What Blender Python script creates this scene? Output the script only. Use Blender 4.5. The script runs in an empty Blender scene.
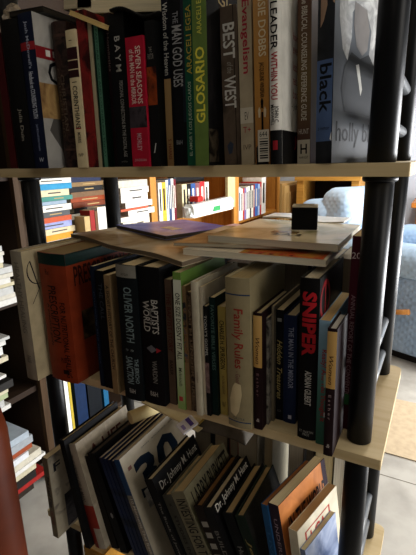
import bpy, bmesh, math, random
from mathutils import Vector, Matrix
random.seed(7)
SC = bpy.context.scene
COL = SC.collection

# ---------------------------------------------------------------- camera
cam_d = bpy.data.cameras.new('camera'); cam = bpy.data.objects.new('camera', cam_d); COL.objects.link(cam)
CR = Vector((0.8807296, 0.4731968, -0.0200003)); CU = Vector((-0.1059199, 0.2379492, 0.9654849)); CF = Vector((-0.4616235, 0.8482128, -0.2596899))
M = Matrix.Identity(4)
for i in range(3):
    M[i][0] = CR[i]; M[i][1] = CU[i]; M[i][2] = -CF[i]
M[0][3], M[1][3], M[2][3] = 0.0354, -0.5399, 0.0050
cam.matrix_world = M
cam_d.sensor_fit = 'HORIZONTAL'; cam_d.sensor_width = 36.0; cam_d.lens = 430.28 / 416 * 36.0
cam_d.clip_start = 0.02; cam_d.clip_end = 50
SC.camera = cam

# ---------------------------------------------------------------- light
SC.view_settings.view_transform = 'Standard'; SC.view_settings.look = 'None'
SC.view_settings.exposure = 0.0; SC.view_settings.gamma = 1.0
SC.view_settings.use_curve_mapping = False
w = bpy.data.worlds.new('world'); SC.world = w; w.use_nodes = True
w.node_tree.nodes['Background'].inputs[0].default_value = (0.75, 0.82, 1.0, 1)
w.node_tree.nodes['Background'].inputs[1].default_value = 0.02

def area(name, loc, target, sx, sy, power, color):
    l = bpy.data.lights.new(name, 'AREA'); l.shape = 'RECTANGLE'; l.size = sx; l.size_y = sy
    l.energy = power; l.color = color
    o = bpy.data.objects.new(name, l); COL.objects.link(o); o.location = loc
    o.rotation_euler = (Vector(target) - Vector(loc)).to_track_quat('-Z', 'Y').to_euler()
    return o
area('window_daylight', (1.7, 2.0, -0.52), (-0.9, 1.4, -0.55), 2.4, 0.8, 190, (0.97, 0.98, 1.0))
area('side_fill', (1.5, -0.35, 0.3), (-0.3, 0.1, -0.3), 0.7, 0.9, 10.5, (1.0, 0.95, 0.88))  # added fill from the right front, grades the book fronts; no known window
area('overhead_fill', (0.2, 2.1, 1.3), (-0.1, 2.3, -1.0), 0.5, 0.5, 42, (1.0, 0.97, 0.93))  # added overhead fill to brighten the recliner and back wall; no known lamp
area('front_fill', (0.2, -2.2, 1.2), (-0.3, 0.0, -0.3), 1.0, 0.8, 3.8, (1.0, 0.86, 0.7))  # added weak fill behind the camera for the book fronts

# ---------------------------------------------------------------- materials
MC = {}
def s2l(c):
    return tuple((x / 12.92 if x <= 0.04045 else ((x + 0.055) / 1.055) ** 2.4) for x in c)
def hexc(h):
    h = h.lstrip('#'); return s2l(tuple(int(h[i:i + 2], 16) / 255 for i in (0, 2, 4)))
def deep(c):
    return tuple(x * .5 for x in c) if max(c) < .05 else c
def mat(color, rough=0.6, kind='plain', c2=None, c3=None, scale=20.0, metal=0.0, spec=0.13):
    """procedural material; color given as sRGB hex"""
    key = (color, rough, kind, c2, c3, scale, metal)
    if key in MC: return MC[key]
    m = bpy.data.materials.new('mat_%s_%s' % (kind, color.strip('#'))); m.use_nodes = True
    nt = m.node_tree; N = nt.nodes; L = nt.links
    b = N['Principled BSDF']; b.inputs['Roughness'].default_value = rough; b.inputs['Metallic'].default_value = metal
    b.inputs['Specular IOR Level'].default_value = spec
    a = deep(hexc(color)); tc = N.new('ShaderNodeTexCoord'); mp = N.new('ShaderNodeMapping'); L.new(tc.outputs['Object'], mp.inputs[0])
    ramp = N.new('ShaderNodeValToRGB')
    def tex(t): n = N.new(t); L.new(mp.outputs[0], n.inputs[0]); return n
    if kind == 'plain':                       # faint wear
        n = tex('ShaderNodeTexNoise'); n.inputs['Scale'].default_value = scale * 2; n.inputs['Detail'].default_value = 4
        d = hexc(c2) if c2 else tuple(x * 0.8 for x in a)
        ramp.color_ramp.elements[0].color = d + (1,); ramp.color_ramp.elements[1].color = a + (1,)
        ramp.color_ramp.elements[0].position = .3; ramp.color_ramp.elements[1].position = .6
        L.new(n.outputs[0], ramp.inputs[0])
    elif kind == 'pages':                     # leaf edges: fine lines across the thickness (local x or z)
        n = tex('ShaderNodeTexNoise'); n.inputs['Scale'].default_value = 6; n.inputs['Detail'].default_value = 3
        mp.inputs['Scale'].default_value = (150, 2, 2) if c3 != 'flat' else (2, 2, 170)
        d = hexc(c2) if c2 else tuple(x * 0.8 for x in a)
        ramp.color_ramp.elements[0].color = d + (1,); ramp.color_ramp.elements[1].color = a + (1,)
        ramp.color_ramp.elements[0].position = .32; ramp.color_ramp.elements[1].position = .62
        L.new(n.outputs[0], ramp.inputs[0])
    elif kind == 'mottle':                    # printed picture: three colours in blotches
        n = tex('ShaderNodeTexNoise'); n.inputs['Scale'].default_value = scale; n.inputs['Detail'].default_value = 5; n.inputs['Distortion'].default_value = .6
        e = ramp.color_ramp.elements; e[0].position = .36; e[1].position = .66
        e[0].color = a + (1,); e[1].color = hexc(c3 or c2) + (1,)
        x = ramp.color_ramp.elements.new(.51); x.color = hexc(c2) + (1,)
        L.new(n.outputs[0], ramp.inputs[0])
    elif kind == 'grad':                      # printed vertical blend along local z (scale = height)
        sp = N.new('ShaderNodeSeparateXYZ'); L.new(tc.outputs['Object'], sp.inputs[0])
        mm = N.new('ShaderNodeMath'); mm.operation = 'DIVIDE'; mm.inputs[1].default_value = scale; L.new(sp.outputs[2], mm.inputs[0])
        n = tex('ShaderNodeTexNoise'); n.inputs['Scale'].default_value = 40
        m2 = N.new('ShaderNodeMath'); m2.operation = 'MULTIPLY_ADD'; m2.inputs[1].default_value = .15; L.new(n.outputs[0], m2.inputs[0]); L.new(mm.outputs[0], m2.inputs[2])
        e = ramp.color_ramp.elements; e[0].position = .1; e[0].color = a + (1,); e[1].position = 1.0; e[1].color = hexc(c3 or c2) + (1,)
        x = e.new(.55); x.color = hexc(c2) + (1,)
        L.new(m2.outputs[0], ramp.inputs[0])
    elif kind == 'wood':
        mp.inputs['Scale'].default_value = {'x': (2, 30, 30), 'y': (30, 2, 30), 'z': (30, 30, 2)}[c3 or 'x']
        n = tex('ShaderNodeTexNoise'); n.inputs['Scale'].default_value = scale / 10; n.inputs['Detail'].default_value = 6; n.inputs['Distortion'].default_value = .5
        ramp.color_ramp.elements[0].color = hexc(c2) + (1,); ramp.color_ramp.elements[1].color = a + (1,)
        ramp.color_ramp.elements[0].position = .3; ramp.color_ramp.elements[1].position = .65
        L.new(n.outputs[0], ramp.inputs[0])
    elif kind == 'quilt':                     # diamond stitched fabric
        mp.inputs['Rotation'].default_value = (0, math.radians(45), math.radians(20))
        n = tex('ShaderNodeTexNoise'); n.inputs['Scale'].default_value = 9
        d = hexc(c2)
        ramp.color_ramp.elements[0].color = d + (1,); ramp.color_ramp.elements[1].color = a + (1,)
        ramp.color_ramp.elements[0].position = .3; ramp.color_ramp.elements[1].position = .7
        L.new(n.outputs[0], ramp.inputs[0])
        w1 = tex('ShaderNodeTexWave'); w1.bands_direction = 'X'; w1.inputs['Scale'].default_value = 10
        w2 = tex('ShaderNodeTexWave'); w2.bands_direction = 'Z'; w2.inputs['Scale'].default_value = 10
        mx = N.new('ShaderNodeMath'); mx.operation = 'MULTIPLY'; L.new(w1.outputs[1], mx.inputs[0]); L.new(w2.outputs[1], mx.inputs[1])
        bp = N.new('ShaderNodeBump'); bp.inputs['Strength'].default_value = .25; bp.inputs['Distance'].default_value = .008
        L.new(mx.outputs[0], bp.inputs['Height']); L.new(bp.outputs[0], b.inputs['Normal'])
    L.new(ramp.outputs[0], b.inputs['Base Color'])
    MC[key] = m
    return m

# ---------------------------------------------------------------- helpers
def mesh_obj(name, verts, faces, m, parent=None, smooth=False):
    me = bpy.data.meshes.new(name); me.from_pydata([tuple(v) for v in verts], [], faces); me.update()
    o = bpy.data.objects.new(name, me); COL.objects.link(o)
    if m: me.materials.append(m)
    if smooth:
        for p in me.polygons: p.use_smooth = True
    if parent: o.parent = parent
    return o
def bm_obj(name, bm, m, parent=None, smooth=False):
    bmesh.ops.recalc_face_normals(bm, faces=bm.faces[:])
    me = bpy.data.meshes.new(name); bm.to_mesh(me); bm.free()
    o = bpy.data.objects.new(name, me); COL.objects.link(o)
    if m: me.materials.append(m)
    if smooth:
        for p in me.polygons: p.use_smooth = True
    if parent: o.parent = parent
    return o
def bx(bm, a, b, bevel=0.0, seg=2):
    vs = [bm.verts.new((x, y, z)) for x in (a[0], b[0]) for y in (a[1], b[1]) for z in (a[2], b[2])]
    fs = [bm.faces.new([vs[i] for i in f]) for f in ((0, 1, 3, 2), (4, 6, 7, 5), (0, 4, 5, 1), (2, 3, 7, 6), (0, 2, 6, 4), (1, 5, 7, 3))]
    if bevel:
        es = set(e for f in fs for e in f.edges)
        bmesh.ops.bevel(bm, geom=list(es), offset=bevel, segments=seg, affect='EDGES', profile=.5)
    return bm
def box(name, a, b, m, parent=None, bevel=0.0, seg=2):
    return bm_obj(name, bx(bmesh.new(), a, b, bevel, seg), m, parent)
def prism(name, prof, z0, z1, m, parent=None):
    n = len(prof)
    v = [(x, y, z0) for x, y in prof] + [(x, y, z1) for x, y in prof]
    f = [tuple(range(n - 1, -1, -1)), tuple(range(n, 2 * n))] + [(i, (i + 1) % n, n + (i + 1) % n, n + i) for i in range(n)]
    bm = bmesh.new(); vs = [bm.verts.new(p) for p in v]
    for q in f: bm.faces.new([vs[i] for i in q])
    return bm_obj(name, bm, m, parent)
def cyl(name, p0, p1, r, m, parent=None, seg=28, r1=None, bevel=0):
    p0 = Vector(p0); p1 = Vector(p1); d = p1 - p0; q = d.to_track_quat('Z', 'Y')
    rings = [(0, r), (1, r if r1 is None else r1)]
    if bevel: rings = [(0, r - bevel), (bevel / d.length, r), (1 - bevel / d.length, r), (1, r - bevel)]
    bm = bmesh.new(); R = []
    for t, rr in rings:
        R.append([bm.verts.new(p0 + q @ Vector((rr * math.cos(2 * math.pi * i / seg), rr * math.sin(2 * math.pi * i / seg), t * d.length))) for i in range(seg)])
    for a, b in zip(R, R[1:]):
        for i in range(seg): bm.faces.new((a[i], a[(i + 1) % seg], b[(i + 1) % seg], b[i]))
    bm.faces.new(R[0][::-1]); bm.faces.new(R[-1])
    o = bm_obj(name, bm, m, parent)
    for p in o.data.polygons:
        if len(p.vertices) == 4: p.use_smooth = True
    return o
def tag(o, label=None, cat=None, group=None, kind=None):
    if label: o['label'] = label
    if cat: o['category'] = cat
    if group: o['group'] = group
    if kind: o['kind'] = kind
    return o
def empty(name, loc=(0, 0, 0), rot=(0, 0, 0)):
    o = bpy.data.objects.new(name, None); COL.objects.link(o); o.location = loc; o.rotation_euler = rot; o.empty_display_size = .02
    return o
def struct(o): o['kind'] = 'structure'; return o

TC = {}
def text_geo(body, bold=0.0, shear=0.0):
    k = (body, bold, shear)
    if k not in TC:
        cu = bpy.data.curves.new('lettering', 'FONT'); cu.body = body; cu.resolution_u = 2; cu.offset = bold; cu.shear = shear
        cu.space_line = .85; cu.align_x = 'CENTER'
        o = bpy.data.objects.new('lettering', cu); COL.objects.link(o)
        dg = bpy.context.evaluated_depsgraph_get(); me = bpy.data.meshes.new_from_object(o.evaluated_get(dg))
        vs = [v.co.copy() for v in me.vertices]; fs = [tuple(p.vertices) for p in me.polygons]
        bpy.data.objects.remove(o); bpy.data.curves.remove(cu); bpy.data.meshes.remove(me)
        x0 = min(v.x for v in vs); x1 = max(v.x for v in vs); y0 = min(v.y for v in vs); y1 = max(v.y for v in vs)
        TC[k] = ([((v.x - x0) / (x1 - x0), (v.y - y0) / (y1 - y0)) for v in vs], fs)
    return TC[k]

FC = {}
def fine_geo(body, bold, shear, vs, fs, dir):
    """lettering cut into small faces so that it can follow a rounded spine"""
    k = (body, bold, shear, dir)
    if k not in FC:
        bm = bmesh.new(); vv = [bm.verts.new((u, v, 0)) for u, v in vs]
        for f in fs: bm.faces.new([vv[i] for i in f])
        bmesh.ops.triangulate(bm, faces=bm.faces[:])
        ax = 0 if dir == 'flat' else 1
        for q in range(1, 8):
            co = Vector((0, 0, 0)); co[ax] = q / 8; no = Vector((0, 0, 0)); no[ax] = 1
            bmesh.ops.bisect_plane(bm, geom=bm.verts[:] + bm.edges[:] + bm.faces[:], plane_co=co, plane_no=no)
        bm.verts.index_update()
        FC[k] = ([(v.co.x, v.co.y) for v in bm.verts], [tuple(v.index for v in f.verts) for f in bm.faces]); bm.free()
    return FC[k]

class Book:
    """An upright book: local x = thickness, y = depth (spine at y=0 faces -y), z = height."""
    def __init__(s, name, loc, th, H, D, cover, style='hard', bulge=0.0, pages='#c9b48c', rough=.6, lean=0.0, rz=0.0,
                 label=None, group=None, cover_mat=None, parts=True):
        s.th, s.H, s.D, s.bulge = th, H, D, bulge
        s.root = empty(name, loc, (0, -math.radians(lean), math.radians(rz)))
        tag(s.root, label, 'book', group)
        cm = cover_mat or mat(cover, rough)
        b = min(.0026, th * .16) if style == 'hard' else min(.0008, th * .1)
        n = 10 if bulge else 1
        outer = [(0, D)] + [(th * i / n, s.sp(th * i / n)) for i in range(n + 1)] + [(th, D)]
        inner = [(th - b, D), (th - b, b + s.sp(th - b)), (b, b + s.sp(b)), (b, D)]
        s.cover = prism('cover', outer + inner, 0, H, cm, s.root)
        ins = .003 if style == 'hard' else .0006
        pb = bmesh.new(); bx(pb, (b + .0001, b + bulge + .0003, ins), (th - b - .0001, D - ins * 1.3, H - ins))
        s.pages = bm_obj('page_block', pb, mat(pages, .8, 'pages'), s.root)
    def sp(s, x):
        if not s.bulge: return 0.0
        u = 2 * x / s.th - 1
        return s.bulge * (u * u)
    def text(s, body, z0, z1, size, color, cx=.5, dir='down', bold=.0, shear=0.0, rough=.5, name='spine_lettering'):
        """z0,z1: fractions of the height measured from the TOP; size: fraction of the thickness"""
        if dir != 'flat' and size < .65: size *= 1.14; bold = max(bold, .012)
        vs, fs = text_geo(body, bold, shear); a = s.H * (1 - z0); b = s.H * (1 - z1); out = []
        if s.bulge: vs, fs = fine_geo(body, bold, shear, vs, fs, dir)
        for u, v in vs:
            if dir == 'down': x = s.th * (cx + (v - .5) * size); z = a + (b - a) * u
            elif dir == 'up': x = s.th * (cx - (v - .5) * size); z = b + (a - b) * u
            else: x = s.th * (cx + (u - .5) * size); z = b + (a - b) * v
            x = min(max(x, 0.0004), s.th - .0004)
            out.append((x, s.sp(x) - .0004, z))
        return mesh_obj(name, out, fs, mat(color, rough), s.root)
    def face_text(s, body, y0, y1, z0, z1, color, bold=0.0, shear=0.0, name='cover_lettering', vert=False):
        """lettering on the right-hand cover; y in metres from the spine, z as fraction from the top"""
        vs, fs = text_geo(body, bold, shear); a = s.H * (1 - z0); b = s.H * (1 - z1)
        out = [(s.th + .0005, y0 + (y1 - y0) * u, b + (a - b) * v) for u, v in vs]
        return mesh_obj(name, out, fs, mat(color), s.root)
    def band(s, z0, z1, m, x0=0.0, x1=1.0, name='spine_band', off=.0002, slant=0.0):
        n = 10 if s.bulge else 1; v = []; f = []
        for i in range(n + 1):
            t = x0 + (x1 - x0) * i / n; x = s.th * t; y = s.sp(x) - off
            v += [(x, y, s.H * (1 - z1) + slant * t), (x, y, s.H * (1 - z0) + slant * t)]
        for i in range(n): f.append((2 * i, 2 * i + 2, 2 * i + 3, 2 * i + 1))
        return mesh_obj(name, v, f, m, s.root)
    def shape(s, pts, m, name='spine_emblem', off=.0005):
        bm = bmesh.new(); bm.faces.new([bm.verts.new((s.th * x, 0, s.H * (1 - z))) for x, z in pts])
        if s.bulge:
            bmesh.ops.triangulate(bm, faces=bm.faces[:])
            for q in range(1, 12): bmesh.ops.bisect_plane(bm, geom=bm.verts[:] + bm.edges[:] + bm.faces[:], plane_co=(s.th * q / 12, 0, 0), plane_no=(1, 0, 0))
        for v in bm.verts: v.co.y = s.sp(v.co.x) - off
        me = bpy.data.meshes.new(name); bm.to_mesh(me); bm.free(); me.materials.append(m)
        o = bpy.data.objects.new(name, me); COL.objects.link(o); o.parent = s.root
        return o
    def art(s, y0, y1, z0, z1, m, name='cover_picture', off=.0002, pts=None):
        if pts is None: pts = [(y0, z1), (y1, z1), (y1, z0), (y0, z0)]
        v = [(s.th + off, y, s.H * (1 - z)) for y, z in pts]
        return mesh_obj(name, v, [tuple(range(len(v)))], m, s.root)

# ================================================================ the room
FL = -1.17
struct(box('floor', (-1.6, -2.6, FL - .05), (2.4, 3.7, FL), mat('#a8a49b', .4, 'plain', '#8f8b83', scale=4)))
struct(box('wall_left', (-1.6, -2.6, FL), (-1.52, 3.7, 1.4), mat('#8d877c', .8, 'plain', '#87817a', scale=3)))
struct(box('wall_back', (-1.52, 3.62, FL), (2.4, 3.7, 1.4), mat('#b7bcc4', .8, 'plain', '#b0b5bd', scale=3)))
struct(box('ceiling', (-1.6, -2.6, 1.4), (2.4, 3.7, 1.45), mat('#d6d2c8', .9)))
for i, (a, b) in enumerate((((-1.5, .998, FL), (2.4, 1.001, FL + .0008)), ((-1.5, 2.198, FL), (2.4, 2.201, FL + .0008)))):
    struct(box('trim_%d' % (i + 1), a, b, mat('#6f6a60', .7)))

# ================================================================ shelving unit
H2, H3, H4, H1 = -0.3864, -0.7646, -1.13, 0.0
T, LX, WY, PD, E, S = .0155, .6238, .2296, .0341, .0368, .0353
XL, YB = -(LX + 2 * S), WY + 2 * E
m_shelf = mat('#cbb78f', .5, 'wood', '#bca57a', 'x', 20)
m_post = mat('#1b1c1e', .36, spec=.16)
unit = tag(empty('shelving_unit', (XL / 2, YB / 2, FL)), 'open shelving unit with black round poles and pale wood boards full of books', 'shelf')
off = Vector((XL / 2, YB / 2, FL))
def U(o):
    o.data.transform(Matrix.Translation(-off)); o.parent = unit; return o
for z in (H1, H2, H3, H4, .392):
    bm = bmesh.new(); r = .014
    prof = []
    for cx, cy, a0 in ((-r, r, -90), (-r, YB - r, 0), (XL + r, YB - r, 90), (XL + r, r, 180)):
        rr = r if cy > r + .001 else .002
        c = (cx if rr == r else (cx + (r - rr) * (1 if cx > -.1 else -1)), cy if rr == r else rr)
        for k in range(6): a = math.radians(a0 + 18 * k); prof.append((c[0] + rr * math.cos(a), c[1] + rr * math.sin(a)))
    U(prism('shelf_board', prof, z - T, z, m_shelf))
levels = [(H1, .392), (H2, H1), (H3, H2), (H4, H3)]
for lo, hi in levels:
    for px in (-S, -S - LX):
        for py in (E, E + WY):
            o = U(cyl('post', (px, py, lo), (px, py, hi - T), PD / 2, m_post, bevel=.0012))
            f = cyl('flange', (px, py, hi - T - .007), (px, py, hi - T - .0001), PD / 2 + .004, m_post, bevel=.002); f.data.transform(Matrix.Translation(-off)); f.parent = o
        for k in (.108, .045):
            U(cyl('rung', (px, E + PD / 2 - .002, lo + k), (px, E + WY - PD / 2 + .002, lo + k), .0085, mat('#4a4c4e', .35), seg=16))  # grey lighter than the posts: the highlight is put into the colour
for px in (-S, -S - LX):
    for py in (E, E + WY): U(cyl('foot', (px, py, FL), (px, py, H4 - T), PD / 2, m_post))

# ================================================================ shelf 1 books
HP = '#bfa982'
def B(name, x, y, z, th, H, D, cover, label, **k):
    return Book(name, (x, y, z), th, H, D, cover, label=label, group=k.pop('group', None), **k)
gA = dict(group='books on the top shelf')
b = B('book', -.6965, .028, 0, .0185, .231, .2, '#4a1216', 'dark red book at the left end of the top shelf, outside the pole', **gA)
b = B('book', -.6058, -.030, 0, .039, .223, .15, '#0d0c0c', 'thick black book with small white spine lettering left of the navy handbook', bulge=.003, **gA)
b.text('Julia Duin', .58, .80, .2, '#8a8478', cx=.6)
b = B('handbook', -.5662, -.028, 0, .0321, .227, .17, '#16203f', 'navy handbook with a red spine band and a grey photo cover', bulge=.002, **gA)
b.text('Josh McDowell\'s', .05, .34, .22, '#9ea4b6', cx=.55); b.text('Handbook on COUNSELING YOUTH', .36, .66, .26, '#c6cbd8', cx=.55)
b.text('Josh McDowell & Bob Hostetler', .70, .88, .16, '#7b84a0', cx=.55); b.text('W', .925, .955, .3, '#b8bcc8', dir='flat', cx=.6)
b.band(.175, .225, mat('#8e1d24', .5)); 
b.art(.001, .168, 0, 1, mat('#8c8a86', .4, 'mottle', '#a5a29c', '#77756f', scale=14))
b.art(.001, .168, .20, .275, mat('#7d1a20', .5), 'cover_band', off=.0004)
for q in range(3): b.art(.020 + q * .014, .029 + q * .014, .215, .255, mat('#d9d5cc'), 'cover_square', off=.0006)
b.art(.001, .168, .43, .66, mat('#8a6a44', .4, 'mottle', '#a98857', '#6a4d31', scale=22), 'cover_portrait', off=.0004)
b.art(0, 0, 0, 0, mat('#55524e', .5), 'cover_figure', off=.0004, pts=[(.012, .74), (.022, .66), (.1, .66), (.1, 1), (.04, 1), (.034, .87), (.02, .79)])
b.face_text('C', .021, .048, .28, .43, '#17171b', bold=.01)
b = B('book', -.5312, .000, 0, .0305, .217, .15, '#2b1d18', 'dark brown textured book with dim gilt lettering beside the striped cream spine', bulge=.007, cover_mat=mat('#231613', .5, 'mottle', '#37251f', '#150e0c', scale=70), **gA)
b.text('CHRISTIAN\nCOUNSELING', .30, .78, .4, '#5a4c3e', cx=.5); b.band(.08, .10, mat('#4a342b')); b.band(.86, .875, mat('#4a342b'))
b = B('book', -.4934, -.004, 0, .0205, .200, .15, '#d5c49c', 'cream commentary with maroon bands on its spine', bulge=.001, **gA)
b.band(.12, .33, mat('#3c1418')); b.band(.205, .212, mat('#c9b78f'), off=.0005); b.band(.27, .277, mat('#c9b78f'), off=.0005)
b.text('1 CORINTHIANS', .36, .70, .42, '#1d1a18', bold=.01); b.text('MORRIS', .73, .81, .3, '#4c4136'); b.band(.695, .705, mat('#9a2c2c'), .2, .75); b.text('.n', .055, .085, .3, '#333', dir='flat') if False else None
b.text('IVP', .89, .915, .5, '#2a2522', dir='flat'); b.band(.07, .075, mat('#5a4a3a'), .3, .6)
b = B('book', -.4723, .000, 0, .0168, .224, .15, '#5e1616', 'red mottled book with worn spine under the tan notebook', cover_mat=mat('#3f0d0f', .5, 'mottle', '#7c1d1c', '#571213', scale=30), style='paper', **gA)
b = B('booklet', -.4549, .004, 0, .0072, .211, .14, '#b3a888', 'thin pale grey booklet left of the dark green spine', style='paper', **gA)
b = B('book', -.4470, .004, 0, .0112, .206, .14, '#173b2c', 'thin dark green book with a light green lettered strip', style='paper', **gA)
b.band(.0, 1, mat('#4f7d66'), .38, 1.0); b.text('PASTORAL CARE AND COUNSELING TODAY', .05, .93, .3, '#24473a', cx=.68)
b = B('book', -.4340, .018, 0, .0095, .219, .14, '#2c1417', 'thin blackish maroon book left of the thick black academic paperback', style='paper', **gA)
b.text('Homiletics', .12, .36, .4, '#7c6a66'); 
b = B('book', -.4228, .012, 0, .0288, .214, .15, '#121313', 'black paperback with widely spaced white letters on its upper spine', style='paper', **gA)
b.text('B A Y M', .14, .36, .3, '#b9b7b0', cx=.52); b.text('PERSONAL CONNECTIONS IN THE DIGITAL AGE', .42, .93, .2, '#9c9a94', cx=.6); b.text('polity', .955, .972, .4, '#77756f', dir='flat')
b = B('book', -.3746, -.012, 0, .0299, .172, .14, '#a3142c', 'short crimson book with pale lettering and a black middle band', style='paper', **gA)
b.text('SEVEN SEASONS', .07, .50, .26, '#dcbfb4', cx=.68); b.text('of the MAN in the MIRROR', .09, .50, .24, '#dcbfb4', cx=.32)
b.band(.52, .685, mat('#141114', .5, 'mottle', '#3b3338', '#1d181b', scale=50)); b.text('MORLEY', .73, .87, .24, '#c4939a'); b.text('ZONDERVAN', .935, .955, .7, '#c4939a', dir='flat')
b = B('book', -.3438, -.008, 0, .0158, .189, .14, '#141616', 'black book with a glowing orange picture panel on its spine', style='paper', **gA)
b.band(.30, .56, mat('#3a1208', .5, 'mottle', '#8a3a14', '#1a0c08', scale=35)); b.text('THE\nPASTOR', .17, .25, .6, '#8f8a82', dir='flat'); b.text('JOHN SMITH', .63, .70, .7, '#5d5a54', dir='flat') if False else None
b.shape([(.38, .9), (.48, .9), (.68, .83), (.58, .83)], mat('#b9b9b4'))
b = B('book', -.3274, .010, 0, .0115, .236, .15, '#15192a', 'slim book whose spine turns from navy to tan with white lettering', style='paper', **gA)
b.text('Wisdom of the Heaven', .10, .48, .6, '#c6c4bc'); b.band(.50, 1, mat('#9c7a4f', .5, 'grad', '#a98a5c', '#b08f60', .12)); b.text('S. HARRIS', .84, .96, .4, '#7c2a22')
b = B('book', -.3153, .006, 0, .0241, .237, .15, '#111317', 'black book with tall silver capitals beside the bottle green spine', bulge=.002, **gA)
b.text('THE', .165, .225, .3, '#8f9094', cx=.5); b.text('MAN GOD USES', .235, .555, .55, '#a9a9aa', cx=.55, bold=.005); b.text('B&H', .85, .875, .4, '#8f9094', dir='flat'); b.band(0, .75, mat('#24303f', .4), .82, .99)
b = B('book', -.2833, -.006, 0, .0137, .225, .14, '#14503a', 'bottle green spine with yellow lettering reading upward', style='paper', **gA)
b.text('ARACELI EGEA', .12, .48, .5, '#b6a646', dir='up'); b.text('EL AMOR Y LOS JUEGOS CLAROS', .52, .94, .38, '#a7b9a2', dir='up')
b = B('book', -.2650, -.016, 0, .0201, .236, .20, '#5d7438', 'bright green book with a yellow title and a black ornate cover', style='paper', **gA)
b.text('GLOSARIO', .385, .77, .66, '#dcd14a', dir='up', bold=.02, cx=.5); b.text('ARACELI EGEA', .10, .325, .3, '#c4c452', dir='up')
b.art(.0006, .199, 0, 1, mat('#0f0f10', .9, 'mottle', '#151415', '#221e1f', scale=24)); b.face_text('Glosario', .03, .15, .09, .155, '#a98f4c', bold=.01)
b.art(.002, .03, .80, .98, mat('#16130f', .4, 'mottle', '#4d4334', '#221d17', scale=60), 'cover_ornament', off=.0004)
LE = 1.8
b = B('book', -.2395, .022, 0, .0244, .197, .15, '#4d4237', 'weathered brown book with large white slab capitals on its spine', style='paper', lean=LE, cover_mat=mat('#4a3e35', .6, 'mottle', '#6b5c4e', '#574a3f', scale=20), **gA)
b.text('BEST', .10, .315, .70, '#eceae2', cx=.5, bold=.02); b.text('of the', .335, .405, .3, '#a8a397', cx=.52, shear=.3); b.text('WEST', .42, .625, .70, '#eceae2', cx=.5, bold=.02)
b.band(0, 1, mat('#2b231d'), .76, .80); b.shape([(.2, .87), (.4, .84), (.6, .86), (.5, .92), (.3, .93)], mat('#3d4658'))
b = B('book', -.2076, .008, 0, .0182, .213, .15, '#b3a58a', 'beige spine with a red word and a white library sticker', style='paper', lean=LE, **gA)
b.text('Evangelism', .08, .475, .66, '#a8283a', bold=.015, cx=.5); b.band(.665, .755, mat('#cfc6b2'), 0, 1, 'sticker'); b.text('EV', .69, .735, .3, '#4a4438', name='sticker_lettering', dir='flat')
b.text('T+', .775, .81, .6, '#a8283a', dir='flat'); b.text('IVP', .88, .91, .6, '#5d5547', dir='flat')
b = B('book', -.1846, .002, 0, .0187, .213, .14, '#b98242', 'orange book with a black lamp silhouette and barcode sticker on its spine', style='paper', lean=LE, cover_mat=mat('#a06c38', .5, 'grad', '#ba843f', '#b98a52', .213), **gA)
b.text('MAISIE DOBBS', .02, .40, .46, '#ecdcb8', cx=.6, bold=.01); b.text('JACQUELINE WINSPEAR', .43, .62, .34, '#3c2a1a', cx=.5)
blk = mat('#17140f')
b.shape([(.47, .70), (.60, .70), (.62, .83), (.70, .90), (.95, .88), (.95, 1), (.05, 1), (.05, .9), (.45, .86)], blk, 'lamp_silhouette')
for dx, dz in ((-.2, .03), (.2, .03), (0, -.02)):
    b.shape([(.53 + dx - .1, .66 + dz), (.53 + dx, .64 + dz), (.53 + dx + .1, .66 + dz), (.53 + dx + .06, .70 + dz), (.53 + dx - .06, .70 + dz)], mat('#d9c9a8') if dx else blk, 'lamp_globe', off=.0007)
b.band(.80, .985, mat('#d8d2c2'), .2, 1, 'sticker', off=.0009); 
v = b.text('644', .81, .84, .55, '#1d1b18', dir='flat', cx=.6, name='sticker_lettering'); v.location.y = -.0008
for q in range(9):
    zz = .85 + q * .0135
    b.band(zz, zz + (.008 if q % 3 else .004), mat('#26231f'), .32, .92, 'barcode_bar', off=.0011)
b = B('book', -.1563, -.024, 0, .0150, .214, .155, '#e2dfd6', 'white and black jacketed book with red and black capitals', bulge=.004, lean=LE, **gA)
b.text('THE LEADER', .03, .405, .5, '#1f1d1d', cx=.45, bold=.015); b.text('WITHIN YOU', .415, .655, .5, '#a3212c', cx=.45, bold=.015); b.text('JOHN C.\nMAXWELL', .68, .79, .6, '#1f1d1d', cx=.45, dir='down')
b.band(.815, 1, mat('#141314'), 0, 1); b.text('1', .87, .92, .4, '#8e1c26', dir='flat', cx=.5)
b.art(.004, .155, .815, 1, mat('#141314'), 'cover_band'); b.art(.004, .155, 0, .815, mat('#dedbd2'), 'cover_panel')
for q, tx in enumerate(('Inspiring', 'every', 'leader!', 'needs this', 'book')): b.face_text(tx, .045, .074, .28 + q * .075, .33 + q * .075, '#b0403f')
b.face_text('- John', .04, .07, .655, .70, '#4a4640'); b.face_text('JO', .05, .078, .84, .92, '#a3212c', bold=.02)
b = B('book', -.1381, .030, 0, .0173, .204, .15, '#4d3230', 'brown blended reference guide with white vertical title and bottom label', style='paper', lean=LE, cover_mat=mat('#4a2a2e', .5, 'grad', '#6b5836', '#5b4034', .204), **gA)
b.text('The BIBLICAL COUNSELING REFERENCE GUIDE', .04, .74, .36, '#cfc8bb', cx=.5); b.text('HUNT', .79, .82, .75, '#cfc8bb', dir='flat'); b.band(.855, 1, mat('#d2cbb8'), .03, .97, 'spine_label'); b.text('H', .88, .94, .5, '#2a2723', dir='flat', bold=.02); b.text('HARVEST', .955, .97, .7, '#2a2723', dir='flat')
b = B('book', -.1064, .000, 0, .0205, .212, .165, '#1b1c1f', 'biography with a blue spine panel and grey photo of a long haired woman', bulge=.001, lean=LE, rz=-14, cover_mat=mat('#141518', .4, 'mottle', '#202226', '#2a2b2f', scale=20), **gA)
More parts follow.
